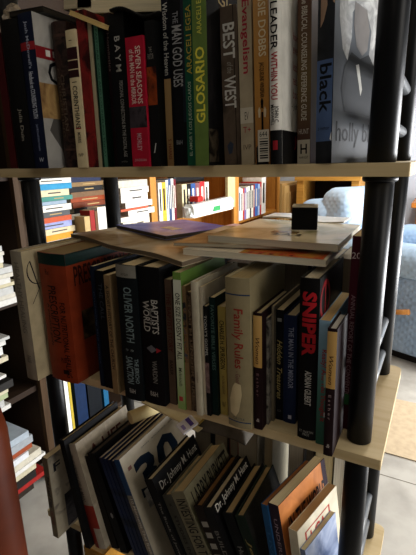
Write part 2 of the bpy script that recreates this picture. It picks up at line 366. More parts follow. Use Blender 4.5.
b.band(.46, .88, mat('#4a5f86'), 0, .97); b.text('black', .48, .73, .72, '#10131c', cx=.55, bold=.02); b.text('a memoir', .80, .82, .7, '#20283b', dir='flat')
b.shape([(.2, .16), (.55, .14), (.6, .2), (.4, .27), (.2, .3), (.3, .22)], mat('#a78871')); b.shape([(.85, .13), (1, .13), (1, .2), (.9, .19)], mat('#a78871'))
b.shape([(.88, .87), (.97, .83), (.98, .88)], mat('#d5d5d5'))
b.art(.001, .164, 0, 1, mat('#5c5f63', .4, 'grad', '#3c3f44', '#63676b', .212))
b.art(0, 0, 0, 0, mat('#9d9d9a', .4, 'mottle', '#828281', '#b5b5b2', scale=40), 'cover_hair', off=.0004, pts=[(.012, 0), (.13, 0), (.14, .12), (.135, .3), (.12, .45), (.105, .52), (.095, .42), (.1, .25), (.085, .16), (.06, .14), (.045, .2), (.045, .32), (.035, .45), (.022, .4), (.012, .25)])
b.art(0, 0, 0, 0, mat('#6f6b68', .4), 'cover_face', off=.0005, pts=[(.05, .14), (.085, .15), (.095, .25), (.09, .36), (.075, .4), (.058, .36), (.05, .26)])
b.art(0, 0, 0, 0, mat('#34373b', .5), 'cover_jacket', off=.0006, pts=[(.045, .40), (.07, .42), (.095, .38), (.12, .46), (.15, .52), (.163, .66), (.163, .74), (.03, .72), (.02, .60), (.028, .48)])
b.art(0, 0, 0, 0, mat('#a9a79f', .5), 'cover_collar', off=.0008, pts=[(.058, .46), (.066, .45), (.078, .58), (.074, .62)])
b.face_text('holly black', .010, .155, .775, .915, '#17181a', bold=.005)

# row facing the far side of the top shelf
for i, (x, th, H, c) in enumerate(((-.62, .06, .25, '#3c2f26'), (-.555, .05, .235, '#2c2622'), (-.50, .06, .245, '#3a2c22'), (-.435, .05, .225, '#2b2a2c'), (-.38, .06, .24, '#33241e'), (-.315, .05, .24, '#2a2c33'), (-.26, .06, .245, '#3b2a24'), (-.195, .055, .24, '#28303a'), (-.135, .045, .235, '#332c28'))):
    Book('book', (x + th, .298, 0), th, H, .085, c, rz=180, label='%s book in the far row of the top shelf, %s from the left pole' % (('brown', 'blackish', 'umber', 'charcoal', 'chestnut', 'slate', 'russet', 'steel blue', 'taupe')[i], ('first', 'second', 'third', 'fourth', 'fifth', 'sixth', 'seventh', 'eighth', 'ninth')[i]), group='far row of the top shelf')

# things lying on the top-shelf books
def lying(name, cx, cy, z, w, d, h, cover, label, rz=0, tilt=0, pages='#b9a88a', cat='book', group=None, cover_mat=None, paper=True, tx=0):
    """a closed book or magazine lying flat; spine away from the viewer"""
    r = tag(empty(name, (cx, cy, z), (math.radians(tx), math.radians(tilt), math.radians(rz))), label, cat, group)
    t = .0008 if paper else .0026; i = .0006 if paper else .003
    cm = cover_mat or mat(cover, .35)
    prof = [(-d / 2, 0), (d / 2, 0), (d / 2, h), (-d / 2, h), (-d / 2, h - t), (d / 2 - t, h - t), (d / 2 - t, t), (-d / 2, t)]
    bm = bmesh.new(); A = [bm.verts.new((-w / 2, y, zz)) for y, zz in prof]; Bv = [bm.verts.new((w / 2, y, zz)) for y, zz in prof]
    n = len(prof); bm.faces.new(A[::-1]); bm.faces.new(Bv)
    for k in range(n): bm.faces.new((A[k], A[(k + 1) % n], Bv[(k + 1) % n], Bv[k]))
    bm_obj('cover', bm, cm, r)
    box('page_block', (-w / 2 + i, -d / 2 + i, t + .0001), (w / 2 - i, d / 2 - t - .0003, h - t - .0001), mat(pages, .8, 'pages', None, 'flat'), r)
    return r
lying('book', -.455, .125, .256, .19, .14, .026, '#8d8672', 'cream paged book lying on the books at the upper left, topmost', tilt=8, pages='#eadfc0')
lying('book', -.430, .120, .228, .175, .14, .0255, '#a89e84', 'cream paged paperback lying flat directly on the standing books, under another', tilt=8, pages='#e2d5b4')
r = lying('notebook', -.452, .020, .2065, .064, .05, .0065, '#d9bb7a', 'thin tan notebook sloping from the red mottled book onto the green one', pages='#d9bb7a', cat='notebook', tilt=24)
lying('book', -.560, .060, .229, .075, .15, .008, '#15130f', 'thin black book lying on the navy handbook', tilt=3, pages='#3a332a')
lying('book', -.515, .10, .247, .06, .1, .02, '#8c8068', 'small cream book lying above the brown textured book', tilt=6, pages='#c0b294')
# warped black folder draped over the books
v = []; f = []; nx, ny = 14, 6
for i in range(nx + 1):
    for j in range(ny + 1):
        t = i / nx
        v.append((-.412 + .085 * t, .004 + .12 * j / ny, .2165 - .020 * t * t + .006 * math.sin(t * 6.5 + .6) * (0.3 + t) + .001 * j / ny))
for i in range(nx):
    for j in range(ny): a = i * (ny + 1) + j; f.append((a, a + ny + 1, a + ny + 2, a + 1))
o = mesh_obj('folder', v, f, mat('#141210', .6), None, True); md = o.modifiers.new('thickness', 'SOLIDIFY'); md.thickness = .003
tag(o, 'black floppy folder draped over the short crimson book', 'folder')
# lime cap and crumpled clear wrap at the upper left corner
bm = bmesh.new(); bmesh.ops.create_uvsphere(bm, u_segments=14, v_segments=8, radius=.006); o = bm_obj('marker_cap', bm, mat('#c3d832', .3), None, True); o.location = (-.57, .115, .2435)
tag(o, 'small lime yellow cap on the thin black book', 'cap')
bm = bmesh.new(); bmesh.ops.create_icosphere(bm, subdivisions=3, radius=.022)
for q in bm.verts: q.co *= 1 + random.uniform(-.28, .28)
o = bm_obj('plastic_wrap', bm, mat('#9a8c78', .15, 'plain', '#5a4d40')); o.location = (-.625, .02, .242); o.scale = (.7, .9, .85)
tag(o, 'crumpled brownish plastic wrap on the thick black book', 'wrap')

# ================================================================ shelf 2 books
gB = dict(group='books on the middle shelf')
b = B('book', -.6286, -.052, H2, .0295, .247, .19, '#a79a82', 'tall grey white book with a swoosh on its cover at the left end', bulge=.002, cover_mat=mat('#8f8674', .5, 'plain', '#80786a'), **gB)
b.text('HEALTHY HEALING', .08, .62, .34, '#6b655b', cx=.5); b.text('PAGE', .80, .86, .3, '#5d574d')
b.art(.001, .188, 0, 1, mat('#bdae8c', .5))
sw = []
for t in range(17):
    a = math.radians(-40 + t * 17); sw.append((.030 + .022 * math.cos(a), .16 + .1 * math.sin(a)))
sw += [(.03, .30), (.012, .40)]
w_ = .0012; vv = []; ff = []
for i, (y, z) in enumerate(sw): vv += [(b.th + .0005, y - w_, b.H * (1 - z)), (b.th + .0005, y + w_, b.H * (1 - z) + .001)]
for i in range(len(sw) - 1): ff.append((2 * i, 2 * i + 1, 2 * i + 3, 2 * i + 2))
mesh_obj('cover_swoosh', vv, ff, mat('#241d2e'), b.root)
b = B('book', -.5878, -.030, H2, .066, .244, .185, '#8c3a1c', 'very thick rust orange reference book with a dark green top edge', bulge=.004, style='paper', cover_mat=mat('#7c3018', .45, 'plain', '#6e2914'), pages='#8a7450', **gB)
b.band(0, .085, mat('#12342f')); b.art(.004, .184, 0, .085, mat('#12342f'), 'cover_band')
b.text('PRESCRIPTION', .24, .68, .26, '#24100c', cx=.46, bold=.01); b.text('FOR NUTRITIONAL HEALING', .36, .96, .16, '#24100c', cx=.76); b.text('A practical guide', .38, .72, .1, '#24100c', cx=.24)
b.text('Rx', .12, .16, .15, '#24100c', dir='flat', cx=.35); b.text('M.D.', .80, .84, .2, '#24100c', dir='flat', cx=.62); b.band(.9, .935, mat('#24100c'), .55, .75)
b.face_text('PRESCRIPTION', .02, .16, .10, .25, '#3a140b', bold=.015); b.art(.03, .13, .45, .68, mat('#241712', .4, 'mottle', '#3a2a1c', '#5a4a30', scale=40))
b = B('book', -.4800, -.012, H2, .0090, .225, .15, '#15233a', 'slim navy book right of the thick rust orange volume', style='paper', **gB)
b.text('Knowing the times', .2, .8, .4, '#34435a')
b = B('book', -.4690, -.012, H2, .0180, .219, .15, '#121419', 'blackish book with faint grey lettering left of the narrow tan spine', style='paper', **gB)
b.text('THE CALL', .1, .4, .4, '#3c434c')
b = B('book', -.4415, -.022, H2, .0115, .216, .14, '#7d6647', 'narrow tan spine with dark lettering between two black books', style='paper', **gB)
b.text('A SHORT HISTORY OF THE CHURCH', .08, .78, .5, '#3c3022'); 
b = B('novel', -.4155, -.025, H2, .0400, .237, .155, '#10191c', 'thick blackish teal novel with a grey band across the top of its spine', bulge=.004, **gB)
b.band(.0, .085, mat('#7d7a70')); b.text('BESTSELLER', .055, .07, .35, '#3a3834', dir='flat'); b.text('OLIVER NORTH', .15, .55, .34, '#6f7f80', cx=.58, bold=.005); b.text('* *', .60, .62, .4, '#8a9494', dir='flat')
b.text('THE JERICHO', .67, .86, .2, '#7a8b8d', cx=.76); b.text('SANCTION', .66, .87, .32, '#7a8b8d', cx=.44); b.text('B&H', .91, .945, .3, '#a8a8a2', dir='flat', cx=.5)
b = B('book', -.3742, -.020, H2, .0405, .237, .155, '#0f0e10', 'thick black book with white capitals and a small red and grey emblem', bulge=.002, **gB)
b.text('BAPTISTS', .22, .46, .26, '#aaa79f', cx=.74); b.text('and the', .28, .40, .12, '#8a8780', cx=.56); b.text('WORLD', .23, .45, .28, '#aaa79f', cx=.34)
b.shape([(.25, .575), (.5, .545), (.75, .575), (.5, .605)], mat('#5c5c60'), 'globe_emblem'); b.shape([(.72, .56), (.95, .575), (.72, .6)], mat('#8a1f26'), 'flag_emblem')
b.text('WARDIN', .66, .83, .2, '#6f6d68', cx=.6); b.text('B&H', .90, .935, .36, '#a8a59c', dir='flat')
b = B('book', -.3325, -.006, H2, .0125, .217, .15, '#5c4a3c', 'brown spine with dull red capitals between black and pale green books', style='paper', **gB)
b.text('THE BAPTIST STORY', .10, .56, .6, '#54231d', bold=.01); b.text('BAKER', .63, .75, .4, '#2f261f'); b.band(.6, 1, mat('#6a5a49'), 0, 1) if False else None
b = B('book', -.3125, -.012, H2, .0140, .232, .15, '#a7b391', 'pale green spine with bold black capitals', style='paper', cover_mat=mat('#5f8038', .5), **gB)
b.band(0, 1, mat('#7f9a58', .5, 'grad', '#b9bda6', '#c4c6b4', .232), 0, 1); b.band(0, .05, mat('#66863c'), 0, 1, off=.0004)
b.text("ONE SIZE DOESN'T FIT ALL", .14, .62, .56, '#1f211c', bold=.01); b.text('McIntosh', .68, .82, .4, '#4b5340'); b.shape([(.2, .90), (.7, .90), (.7, .935), (.2, .935)], mat('#a63a3a'))
b = B('book', -.2978, -.010, H2, .0092, .211, .15, '#7c6242', 'narrow tan spine with a collage of small dark pictures', style='paper', cover_mat=mat('#7d6446', .5), lean=1.0, **gB)
b.band(.12, .6, mat('#2c3138', .5, 'mottle', '#7a5a36', '#3a4150', scale=90), .1, .9)
b = B('book', -.2884, -.008, H2, .0090, .202, .15, '#3b3025', 'dark brown lattice patterned spine beside the white thin book', style='paper', cover_mat=mat('#241d18', .5, 'mottle', '#5a4a38', '#2e261f', scale=110), lean=1.0, **gB)
b.text('FAITH UNDER FIRE', .1, .9, .5, '#77664f')
b = B('book', -.2765, -.015, H2, .0105, .221, .145, '#b8b09a', 'plain white hardback, thin, with a scuffed spine', bulge=.001, lean=1.0, **gB)
b.text('notes', .66, .74, .25, '#8b8372')
b = B('booklet', -.2650, -.009, H2, .0042, .213, .14, '#b3a893', 'very thin whitish booklet right of the plain white hardback', style='paper', lean=1.0, **gB)
b = B('book', -.2600, -.009, H2, .0068, .184, .14, '#17191b', 'short black spine with white upper lettering and a pale lower end', style='paper', lean=1.0, **gB)
b.text("TODAY'S GOSPEL", .08, .44, .6, '#a9a9a4'); b.band(.5, .78, mat('#5a4645', .5, 'mottle', '#7a6563', '#2a2021', scale=80))
b = B('book', -.2527, -.003, H2, .0098, .197, .14, '#123330', 'dark teal spine beside the yellow one', style='paper', lean=1.0, **gB)
b.text('FAVORITE BIBLE VERSES', .06, .6, .5, '#54706a')
b = B('book', -.2423, .004, H2, .0125, .182, .14, '#b39d4e', 'mustard yellow spine with dark capitals left of the thick beige book', style='paper', cover_mat=mat('#a8944e', .5), lean=1.0, **gB)
b.text('CHARLES H. SPURGEON', .12, .56, .55, '#26211a', bold=.015); b.text('AUTOBIOGRAPHY', .62, .80, .3, '#6a5a35'); b.text('W', .87, .93, .5, '#2a241b', dir='flat')
b = B('book', -.2195, -.018, H2, .0376, .235, .155, '#8f8464', 'thick beige hardback with a red title, blue stripes and torn sticker', bulge=.004, cover_mat=mat('#8d8162', .5, 'plain', '#83785b'), pages='#9a8862', lean=1.0, **gB)
b.text('Family Rules', .19, .58, .42, '#8e2f26', cx=.5, bold=.012); b.text('- Good F.', .60, .71, .18, '#7a5048', cx=.5); b.band(.098, .106, mat('#26395c')); b.band(.952, .960, mat('#26395c'))
b.shape([(.12, .80), (.25, .715), (.38, .68), (.62, .69), (.66, .76), (.52, .88), (.38, .92), (.14, .90)], mat('#c7b68e'), 'torn_sticker'); b.text('CASTLE', .925, .94, .5, '#3a3f4a', dir='flat')
b = B('journal', -.1802, -.008, H2, .0132, .185, .13, '#2a1216', 'wine coloured slim journal with a gold top half beside the beige hardback', bulge=.001, lean=1.0, **gB)
b.band(.02, .45, mat('#b18a4c', .35, 'grad', '#b88f4f', '#c29c5e', .185)); b.text('Women', .20, .42, .4, '#5a3f22', shear=.3); b.text('E s t h e r', .50, .70, .26, '#77595a'); b.text('&', .90, .93, .4, '#b0a8a2', dir='flat', shear=.2)
b = B('booklet', -.1668, .010, H2, .0034, .174, .13, '#9b968c', 'thin grey white booklet right of the first gold topped journal', style='paper', cover_mat=mat('#3b3734', .5, 'mottle', '#8d877d', '#2a2624', scale=50), lean=1.0, **gB)
b = B('booklet', -.1632, .022, H2, .0036, .188, .13, '#7d7360', 'thin tan booklet pressed against the black gold lettered book', style='paper', lean=1.0, **gB)
b = B('book', -.1594, .030, H2, .0118, .181, .12, '#121110', 'black spine with slanted gold lettering', style='paper', lean=1.0, **gB)
b.text('Hidden Treasures', .26, .80, .6, '#a3925c', shear=.35); b.shape([(.2, .07), (.75, .07), (.75, .1), (.2, .1)], mat('#8c8b84')); b.text('CCS', .9, .92, .5, '#7a7a76', dir='flat')
b = B('book', -.1473, .028, H2, .0198, .175, .13, '#172341', 'navy hardback with small white capitals left of the thick red lettered one', bulge=.002, lean=1.0, **gB)
b.text('THE MAN IN THE MIRROR', .10, .66, .34, '#8c93a8', cx=.6); b.shape([(.45, .92), (.7, .92), (.7, .955), (.45, .955)], mat('#b9bccb'), 'publisher_mark')
b = B('book', -.1163, .000, H2, .0267, .241, .15, '#0f0e0e', 'tall black hardback with huge red capitals down its spine', bulge=.003, pages='#bdb39c', lean=1.0, **gB)
b.text('SNIPER', .075, .46, .72, '#b01f27', cx=.52, bold=.04); b.text('ADRIAN GILBERT', .55, .77, .3, '#c9c7c0', cx=.55, bold=.01); b.text('ST. MARTIN\nPRESS', .94, .975, .75, '#a5a39c', dir='flat')
b.art(.01, .14, .02, .5, mat('#0f0e0e', .5), 'cover_panel')
ring = []
import itertools
vv = []; ff = []
for i in range(33):
    a = 2 * math.pi * i / 32
    vv += [(b.th + .0006, .032 + .028 * math.cos(a), .205 + .028 * math.sin(a)), (b.th + .0006, .032 + .021 * math.cos(a), .205 + .021 * math.sin(a))]
for i in range(32): ff.append((2 * i, 2 * i + 2, 2 * i + 3, 2 * i + 1))
mesh_obj('crosshair_ring', vv, ff, mat('#9c2024'), b.root); b.art(.0295, .0345, .03, .30, mat('#9c2024'), 'crosshair_bar', off=.0007)
b = B('book', -.0880, -.002, H2, .0148, .187, .14, '#2f5b4a', 'light blue to green spine with ragged red lettering', style='paper', cover_mat=mat('#204a38', .5, 'grad', '#477268', '#7f9fb5', .187), pages='#b89a66', lean=1.0, **gB)
b.text('Ready? And You Thought It', .22, .80, .5, '#96222b', bold=.015); b.shape([(.68, .72), (.85, .72), (.85, .76), (.68, .76)], mat('#c9cfd0')); b.shape([(.55, .42), (.9, .40), (.95, .5), (.6, .52)], mat('#8fb5a8'), 'leaf_print')
b = B('journal', -.0726, -.022, H2, .0122, .185, .071, '#2a1217', 'wine coloured slim journal with a gold top half beside the front right pole', bulge=.001, pages='#c9c6bc', lean=1.0, **gB)
b.band(.02, .45, mat('#b18a4c', .35, 'grad', '#b88f4f', '#c29c5e', .185)); b.text('Women', .20, .42, .4, '#5a3f22', shear=.3); b.text('E s t h e r', .50, .70, .26, '#8f7a7a'); b.text('&', .90, .93, .4, '#b0a8a2', dir='flat', shear=.2)
b = B('yearbook', -.0655, .052, H2, .0132, .292, .15, '#451222', 'tall thin maroon book set back beside the front right pole', style='paper', **gB)
b.text('20', .075, .105, .85, '#d5c6c8', dir='flat'); b.text('ANNUAL REPORT OF THE CONVENTION', .28, .84, .4, '#a08288'); b.shape([(.2, .8), (.8, .8), (.8, .86), (.2, .86)], mat('#2f6a3a'), 'leaf_mark')
# far row of the middle shelf (fore-edges towards us)
for i, (x, th, H, c) in enumerate(((-.60, .05, .20, '#3a2a22'), (-.52, .06, .21, '#2c333c'), (-.45, .05, .20, '#30241f'), (-.39, .055, .215, '#2a2a2a'), (-.32, .05, .205, '#3a3226'), (-.26, .045, .21, '#26343a'), (-.21, .05, .215, '#3a2620'), (-.155, .04, .225, '#55524c'), (-.11, .03, .23, '#4a443c'), (-.075, .02, .22, '#5a554c'))):
    Book('book', (x + th, .30, H2), th, H, .11, c, rz=180, pages='#8a8172', style='paper', label='%s paperback, %s in the far row' % (('brown', 'slate', 'umber', 'black', 'olive', 'teal', 'russet', 'grey', 'taupe', 'pale grey')[i], ('first', 'second', 'third', 'fourth', 'fifth', 'sixth', 'seventh', 'eighth', 'ninth', 'tenth')[i]) + ' from the left, middle shelf', group='far row of the middle shelf')

# ================================================================ magazines lying on the middle row
def sheet_stack(name, bl, br, fr, fl, z, h, cover_mat, label, cat='magazine', pages='#a59a86', wave=0.0, wfreq=1.0, sag=0.0, lift=0.0, back=None, nx=18, ny=10, group=None, img=None):
    """closed magazine: bl..fl are the near-left, near-right, far-right, far-left corners; parts cover, page_block, back_cover"""
    cx = sum(p[0] for p in (bl, br, fr, fl)) / 4; cy = sum(p[1] for p in (bl, br, fr, fl)) / 4
    root = tag(empty(name, (cx, cy, z)), label, cat, group)
    def surf(u, v, dz, shr=0.0):
        u = shr + u * (1 - 2 * shr); v = shr + v * (1 - 2 * shr)
        x = (bl[0] * (1 - u) + br[0] * u) * (1 - v) + (fl[0] * (1 - u) + fr[0] * u) * v
        y = (bl[1] * (1 - u) + br[1] * u) * (1 - v) + (fl[1] * (1 - u) + fr[1] * u) * v
        zz = wave * math.sin(u * math.pi * 2 * wfreq) * (1 - v * .6) - sag * (1 - v) ** 3 * u + lift * v
        return (x - cx, y - cy, zz + dz)
    def layer(nm, d0, d1, m, shr):
        vs = []; fs = []
        for k, dz in enumerate((d0, d1)):
            for i in range(nx + 1):
                for j in range(ny + 1): vs.append(surf(i / nx, j / ny, dz, shr))
        n = (nx + 1) * (ny + 1); I = lambda i, j: i * (ny + 1) + j
        for i in range(nx):
            for j in range(ny):
                q = (I(i, j), I(i + 1, j), I(i + 1, j + 1), I(i, j + 1)); fs.append(q[::-1]); fs.append(tuple(a + n for a in q))
        rim = [I(i, 0) for i in range(nx + 1)] + [I(nx, j) for j in range(1, ny + 1)] + [I(i, ny) for i in range(nx - 1, -1, -1)] + [I(0, j) for j in range(ny - 1, 0, -1)]
        for a, c in zip(rim, rim[1:] + rim[:1]): fs.append((a, c, c + n, a + n))
        return mesh_obj(nm, vs, fs, m, root)
    t = .0006
    layer('back_cover', 0, t, back or cover_mat, 0)
    layer('page_block', t + .0001, h - t - .0001, mat(pages, .7, 'pages', None, 'flat'), .004)
    layer('cover', h - t, h, cover_mat, 0)
    if img:
        for (u0, u1, v0, v1, m, nm) in img:
            vs = []; fs = []; k = 8
            for i in range(k + 1):
                for j in range(k + 1): vs.append(surf(u0 + (u1 - u0) * i / k, v0 + (v1 - v0) * j / k, h + .0003))
            for i in range(k):
                for j in range(k): a = i * (k + 1) + j; fs.append((a, a + k + 1, a + k + 2, a + 1))
            mesh_obj(nm, vs, fs, m, root)
    return root, surf
gM = 'magazines lying on the middle row'
sheet_stack('magazine', (-.640, .105), (-.300, -.004), (-.240, .19), (-.585, .305), -.1425, .0085, mat('#8d7050', .25, 'mottle', '#b8a486', '#d2c8b4', scale=9), 'large glossy brown magazine with a wavy near edge, on the left', wave=.0022, wfreq=1.6, sag=.004, group=gM, pages='#6a5c4a')
sheet_stack('magazine', (-.320, .030), (-.097, .044), (-.101, .225), (-.318, .245), -.1365, .0095, mat('#b9b1a2', .3, 'mottle', '#ddd6c6', '#8f8576', scale=12), 'pale magazine with a red and yellow corner at the bottom of the front pile', group=gM, sag=.002, pages='#d8ceb6',
            img=[(.42, .98, .01, .40, mat('#b98a3a', .3, 'mottle', '#c4532e', '#d1a24a', scale=18), 'cover_picture'), (.46, .78, .03, .1, mat('#2a2522', .4, 'mottle', '#c2443a', '#2a2522', scale=60), 'cover_lettering')])
sheet_stack('magazine', (-.345, .042), (-.140, .078), (-.150, .26), (-.350, .245), -.1265, .0055, mat('#a8977c', .25, 'mottle', '#8a795f', '#c8baa2', scale=10), 'thin brownish magazine between the two pale ones of the front pile', group=gM, sag=-.002, pages='#b5aa94')
rt, sf = sheet_stack('magazine', (-.295, .068), (-.086, .066), (-.0905, .272), (-.292, .290), -.1205, .0105, mat('#8d8c66', .2, 'mottle', '#cfc8b2', '#e2d8be', scale=10), 'glossy photo magazine on top of the front pile, black box standing on it', group=gM, pages='#d2cab6',
            img=[(.40, .62, .30, .40, mat('#7d6a4a', .2), 'cover_patch')])
vs, fs = text_geo('2.A.2', .02)
mesh_obj('cover_lettering', [sf(.44 + .24 * u, .20 + .09 * v, .0111) for u, v in vs], fs, mat('#24211c', .3), rt)
sheet_stack('catalog', (-.592, .195), (-.405, .112), (-.345, .262), (-.500, .325), -.1325, .0075, mat('#5a5da6', .25, 'mottle', '#8088cc', '#aab2e0', scale=6), 'violet blue catalog lying on the large brown magazine', group=gM, pages='#4a443e',
            img=[(.5, .75, .3, .45, mat('#b9a16a', .3, 'mottle', '#d8cfa8', '#4c4f86', scale=70), 'cover_lettering')])
sheet_stack('paper', (-.375, .235), (-.300, .20), (-.290, .285), (-.36, .315), -.1285, .002, mat('#d6cfcf', .4, 'mottle', '#c78f9a', '#e0dcd6', scale=14), 'pinkish white leaflet between the violet catalog and the photo magazine', cat='paper')
sheet_stack('paper', (-.285, .285), (-.12, .27), (-.12, .335), (-.285, .36), -.1085, .003, mat('#e2e8ee', .25, 'mottle', '#f4f6f6', '#ccd8e4', scale=14), 'bluish white glossy sheets at the far edge of the photo magazine', cat='paper', wave=.003)
# black box on the photo magazine
bxr = tag(empty('box', (-.170, .190, -.1095), (0, 0, math.radians(14))), 'small black box with a pale lid rim on the photo magazine', 'box')
bm = bmesh.new(); bx(bm, (-.0215, -.018, 0), (.0215, .018, .037), .002); bm_obj('body', bm, mat('#080808', .75), bxr)
bm = bmesh.new(); bx(bm, (-.0215, -.018, .0372), (.0215, .018, .0405), .0015); bm_obj('lid', bm, mat('#b9b3a4', .5), bxr)
box('lid_inset', (-.015, -.012, .0406), (.015, .012, .0412), mat('#8f897b', .6), bxr); box('base_rim', (-.023, -.0195, -.0008), (.023, .0195, .0), mat('#b8b2a2', .5), bxr)

# ================================================================ shelf 3 books (leaning left)
gC = dict(group='books leaning on the lower shelf')
b = B('book', -.6255, -.045, H3, .0150, .197, .10, '#8e816a', 'worn cream paperback upright at the far left of the lower shelf', style='paper', lean=.5, cover_mat=mat('#7b6e59', .6), **gC)
b.text('The Last Day', .22, .62, .6, '#2c2e3c', shear=.3, bold=.02); b.text('HOUSE', .66, .84, .4, '#7a3a30'); b.art(.001, .099, 0, 1, mat('#9a917f', .5, 'mottle', '#a8a08e', '#2a2a33', scale=18)); b.art(.03, .09, .55, .97, mat('#1d1f2c', .4, 'mottle', '#2c2c36', '#4a4a50', scale=30), 'cover_figure', off=.0004)
b.face_text('F', .012, .03, .10, .20, '#2c2e3c', bold=.02)
b = B('book', -.5435, -.035, H3, .0135, .248, .16, '#0f0f11', 'thin black book leaning on the left end of the lower shelf', lean=9, **gC)
b = B('book', -.5260, -.025, H3, .0300, .237, .16, '#a89e8a', 'white jacketed book with a red lower spine leaning on the lower shelf', lean=13.5, bulge=.002, cover_mat=mat('#9e9482', .5), **gC)
b.band(.58, 1, mat('#8a2a1c', .5)); b.band(.80, 1, mat('#a89e8e'), .45, 1, off=.0004, name='spine_label'); b.text('THE STORY OF A MAN', .10, .54, .3, '#4a443c', cx=.35); b.art(.003, .158, 0, .6, mat('#9b907c', .5, 'mottle', '#8a7f6d', '#a89d88', scale=30)); b.face_text('A LIFE', .03, .13, .1, .22, '#4b2420', bold=.02)
b = B('book', -.4935, -.010, H3, .0185, .209, .16, '#1a1210', 'dark brown book leaning right of the red and white one', lean=16, pages='#5a4a3a', **gC)
b.art(.003, .158, .05, .2, mat('#4a1a18', .5), 'cover_band')
b = B('book', -.4700, -.010, H3, .0200, .223, .16, '#121014', 'blackish book with a pale dot leaning left of the five magazines', lean=17, pages='#4a4036', **gC)
b.shape([(.4, .6), (.55, .585), (.7, .6), (.7, .63), (.55, .645), (.4, .63)], mat('#8a8a86'))
for i in range(5):
    b = B('magazine', -.4240 + i * .0093, -.015 + i * .001, H3, .0080, .232, .20, '#161f3a', 'navy magazine, %s from the left in the leaning set of five' % ('first', 'second', 'third', 'fourth', 'fifth')[i], style='paper', lean=19, pages='#b5a88c', group='navy magazines on the lower shelf', cover_mat=mat('#151c33', .35, 'mottle', '#1b2644', '#10162a', scale=16))
    if i == 4: b.band(.45, 1, mat('#26344a', .4, 'mottle', '#5f6a70', '#1a2234', scale=30), 0, 1)
    b.band(.30, .42, mat('#6a2a22'), .1, .9) if i == 4 else None
b = B('magazine', -.3745, -.020, H3, .0135, .247, .20, '#1a3a5c', 'magazine with a giant navy number on a greyish cover', style='paper', lean=19.5, pages='#b5a88c', **gC)
b.band(0, .30, mat('#1c3c62', .4)); b.band(.30, 1, mat('#5a5a54', .4, 'mottle', '#8a8272', '#3c424c', scale=30)); b.text('10 Moments That Rock History', .33, .98, .55, '#c9c5b8', cx=.6)
b.art(.0006, .199, 0, 1, mat('#9a917f', .4, 'plain', '#8d8574')); b.face_text('30', .025, .165, .10, .42, '#14283f', bold=.035); b.face_text('issues   anniversary   special', .06, .185, .045, .065, '#4a4a48'); b.art(.012, .022, .1, .13, mat('#6a4a44'), 'cover_mark', off=.0004)
b.art(.03, .12, .35, .5, mat('#8d8a84', .4, 'mottle', '#a8a49a', '#4a4a4c', scale=40), 'cover_portrait', off=.0008)
b = B('book', -.3010, -.015, H3, .0195, .228, .15, '#0f1012', 'black hardback with two cream page stripes, white name on its cover', lean=23.5, pages='#b3a486', **gC)
b.face_text('Dr. Johnny M. Hunt', .012, .142, .06, .15, '#a7a59e', bold=.005); b.face_text('The Book of James', .03, .13, .2, .26, '#7a7872'); b.text('The Book of James   HUNT', .2, .95, .3, '#77756f', cx=.6)
b = B('book', -.2785, -.008, H3, .0215, .200, .13, '#57544a', 'grey green hardback with thick tan pages leaning on the black one', lean=23.5, pages='#a08c66', cover_mat=mat('#4a4a40', .5), **gC)
b.text('STUDIES IN WISDOM', .2, .95, .3, '#24241f', cx=.5); b.text('A', .08, .11, .3, '#24241f', dir='flat')
b = B('book', -.2440, -.015, H3, .0300, .224, .155, '#77705a', 'khaki hardback with black serif capitals on spine and cover', lean=24, pages='#a8936a', cover_mat=mat('#6d6852', .5, 'plain', '#5f5a46'), **gC)
b.text('INVESTING FOR THE', .06, .62, .6, '#171612', bold=.01, cx=.55); b.text('FUTURE', .65, .95, .6, '#171612', bold=.01, cx=.5); b.face_text('LARRY BURKETT', .015, .148, .05, .20, '#1d1b16', bold=.02)
b = B('book', -.2065, -.015, H3, .0180, .212, .15, '#24170f', 'dark brown hardback with tan pages behind the silver lettered spine', lean=22.5, pages='#7a5a34', **gC)
for q in range(6): b.band(.14 + q * .1, .19 + q * .1, mat('#8e8a80', .3), .15, .85, 'spine_bar')
b = B('book', -.1865, -.015, H3, .0175, .216, .15, '#121113', 'black hardback with cream pages and white name across its cover', lean=22.5, pages='#b9ab8e', **gC)
b.face_text('Dr. Johnny M. Hunt', .010, .14, .012, .095, '#d2d0c8', bold=.015); b.text('BUILDING BRIDGES', .2, .95, .4, '#6a6660')
b = B('book', -.1630, -.005, H3, .0205, .208, .14, '#101514', 'black hardback with tan pages, second from the green spine', lean=21, pages='#a08a62', **gC)
b.text('Hunt', .3, .45, .4, '#6f6e69')
b = B('book', -.1395, -.008, H3, .0175, .215, .14, '#16281c', 'dark green spine with gold lettering leaning left of the blue one', lean=20, pages='#8f7a54', **gC)
b.text('Jeremiah', .2, .8, .4, '#8c7c48', shear=.2); b.art(.003, .138, 0, 1, mat('#171717', .5, 'mottle', '#22201e', '#0f0f0f', scale=40))
b = B('book', -.1215, -.012, H3, .0125, .243, .14, '#1d4d78', 'blue spine with an orange inner edge leaning near the right pole', style='paper', lean=12, rz=-14, pages='#8a5a30', **gC)
b.text('LIVING IN', .2, .7, .4, '#27608e')
b = B('book', -.1085, -.012, H3, .0195, .250, .15, '#3a2c3c', 'thick purple brown book with cream pages and an orange cover', style='paper', lean=12, rz=-14, pages='#dccfab', **gC)
b.text('UNDERSTANDING', .1, .7, .3, '#8b7a86'); b.art(.0006, .149, 0, .72, mat('#a3622f', .4, 'mottle', '#b5713a', '#8a4f28', scale=14)); b.art(.0006, .149, .72, 1, mat('#2f2433', .4), 'cover_band'); b.face_text('IN THE WORLD', .02, .14, .13, .27, '#2a1d24', bold=.02); b.art(.135, .149, 0, .72, mat('#3a2335'), 'cover_edge', off=.0004)
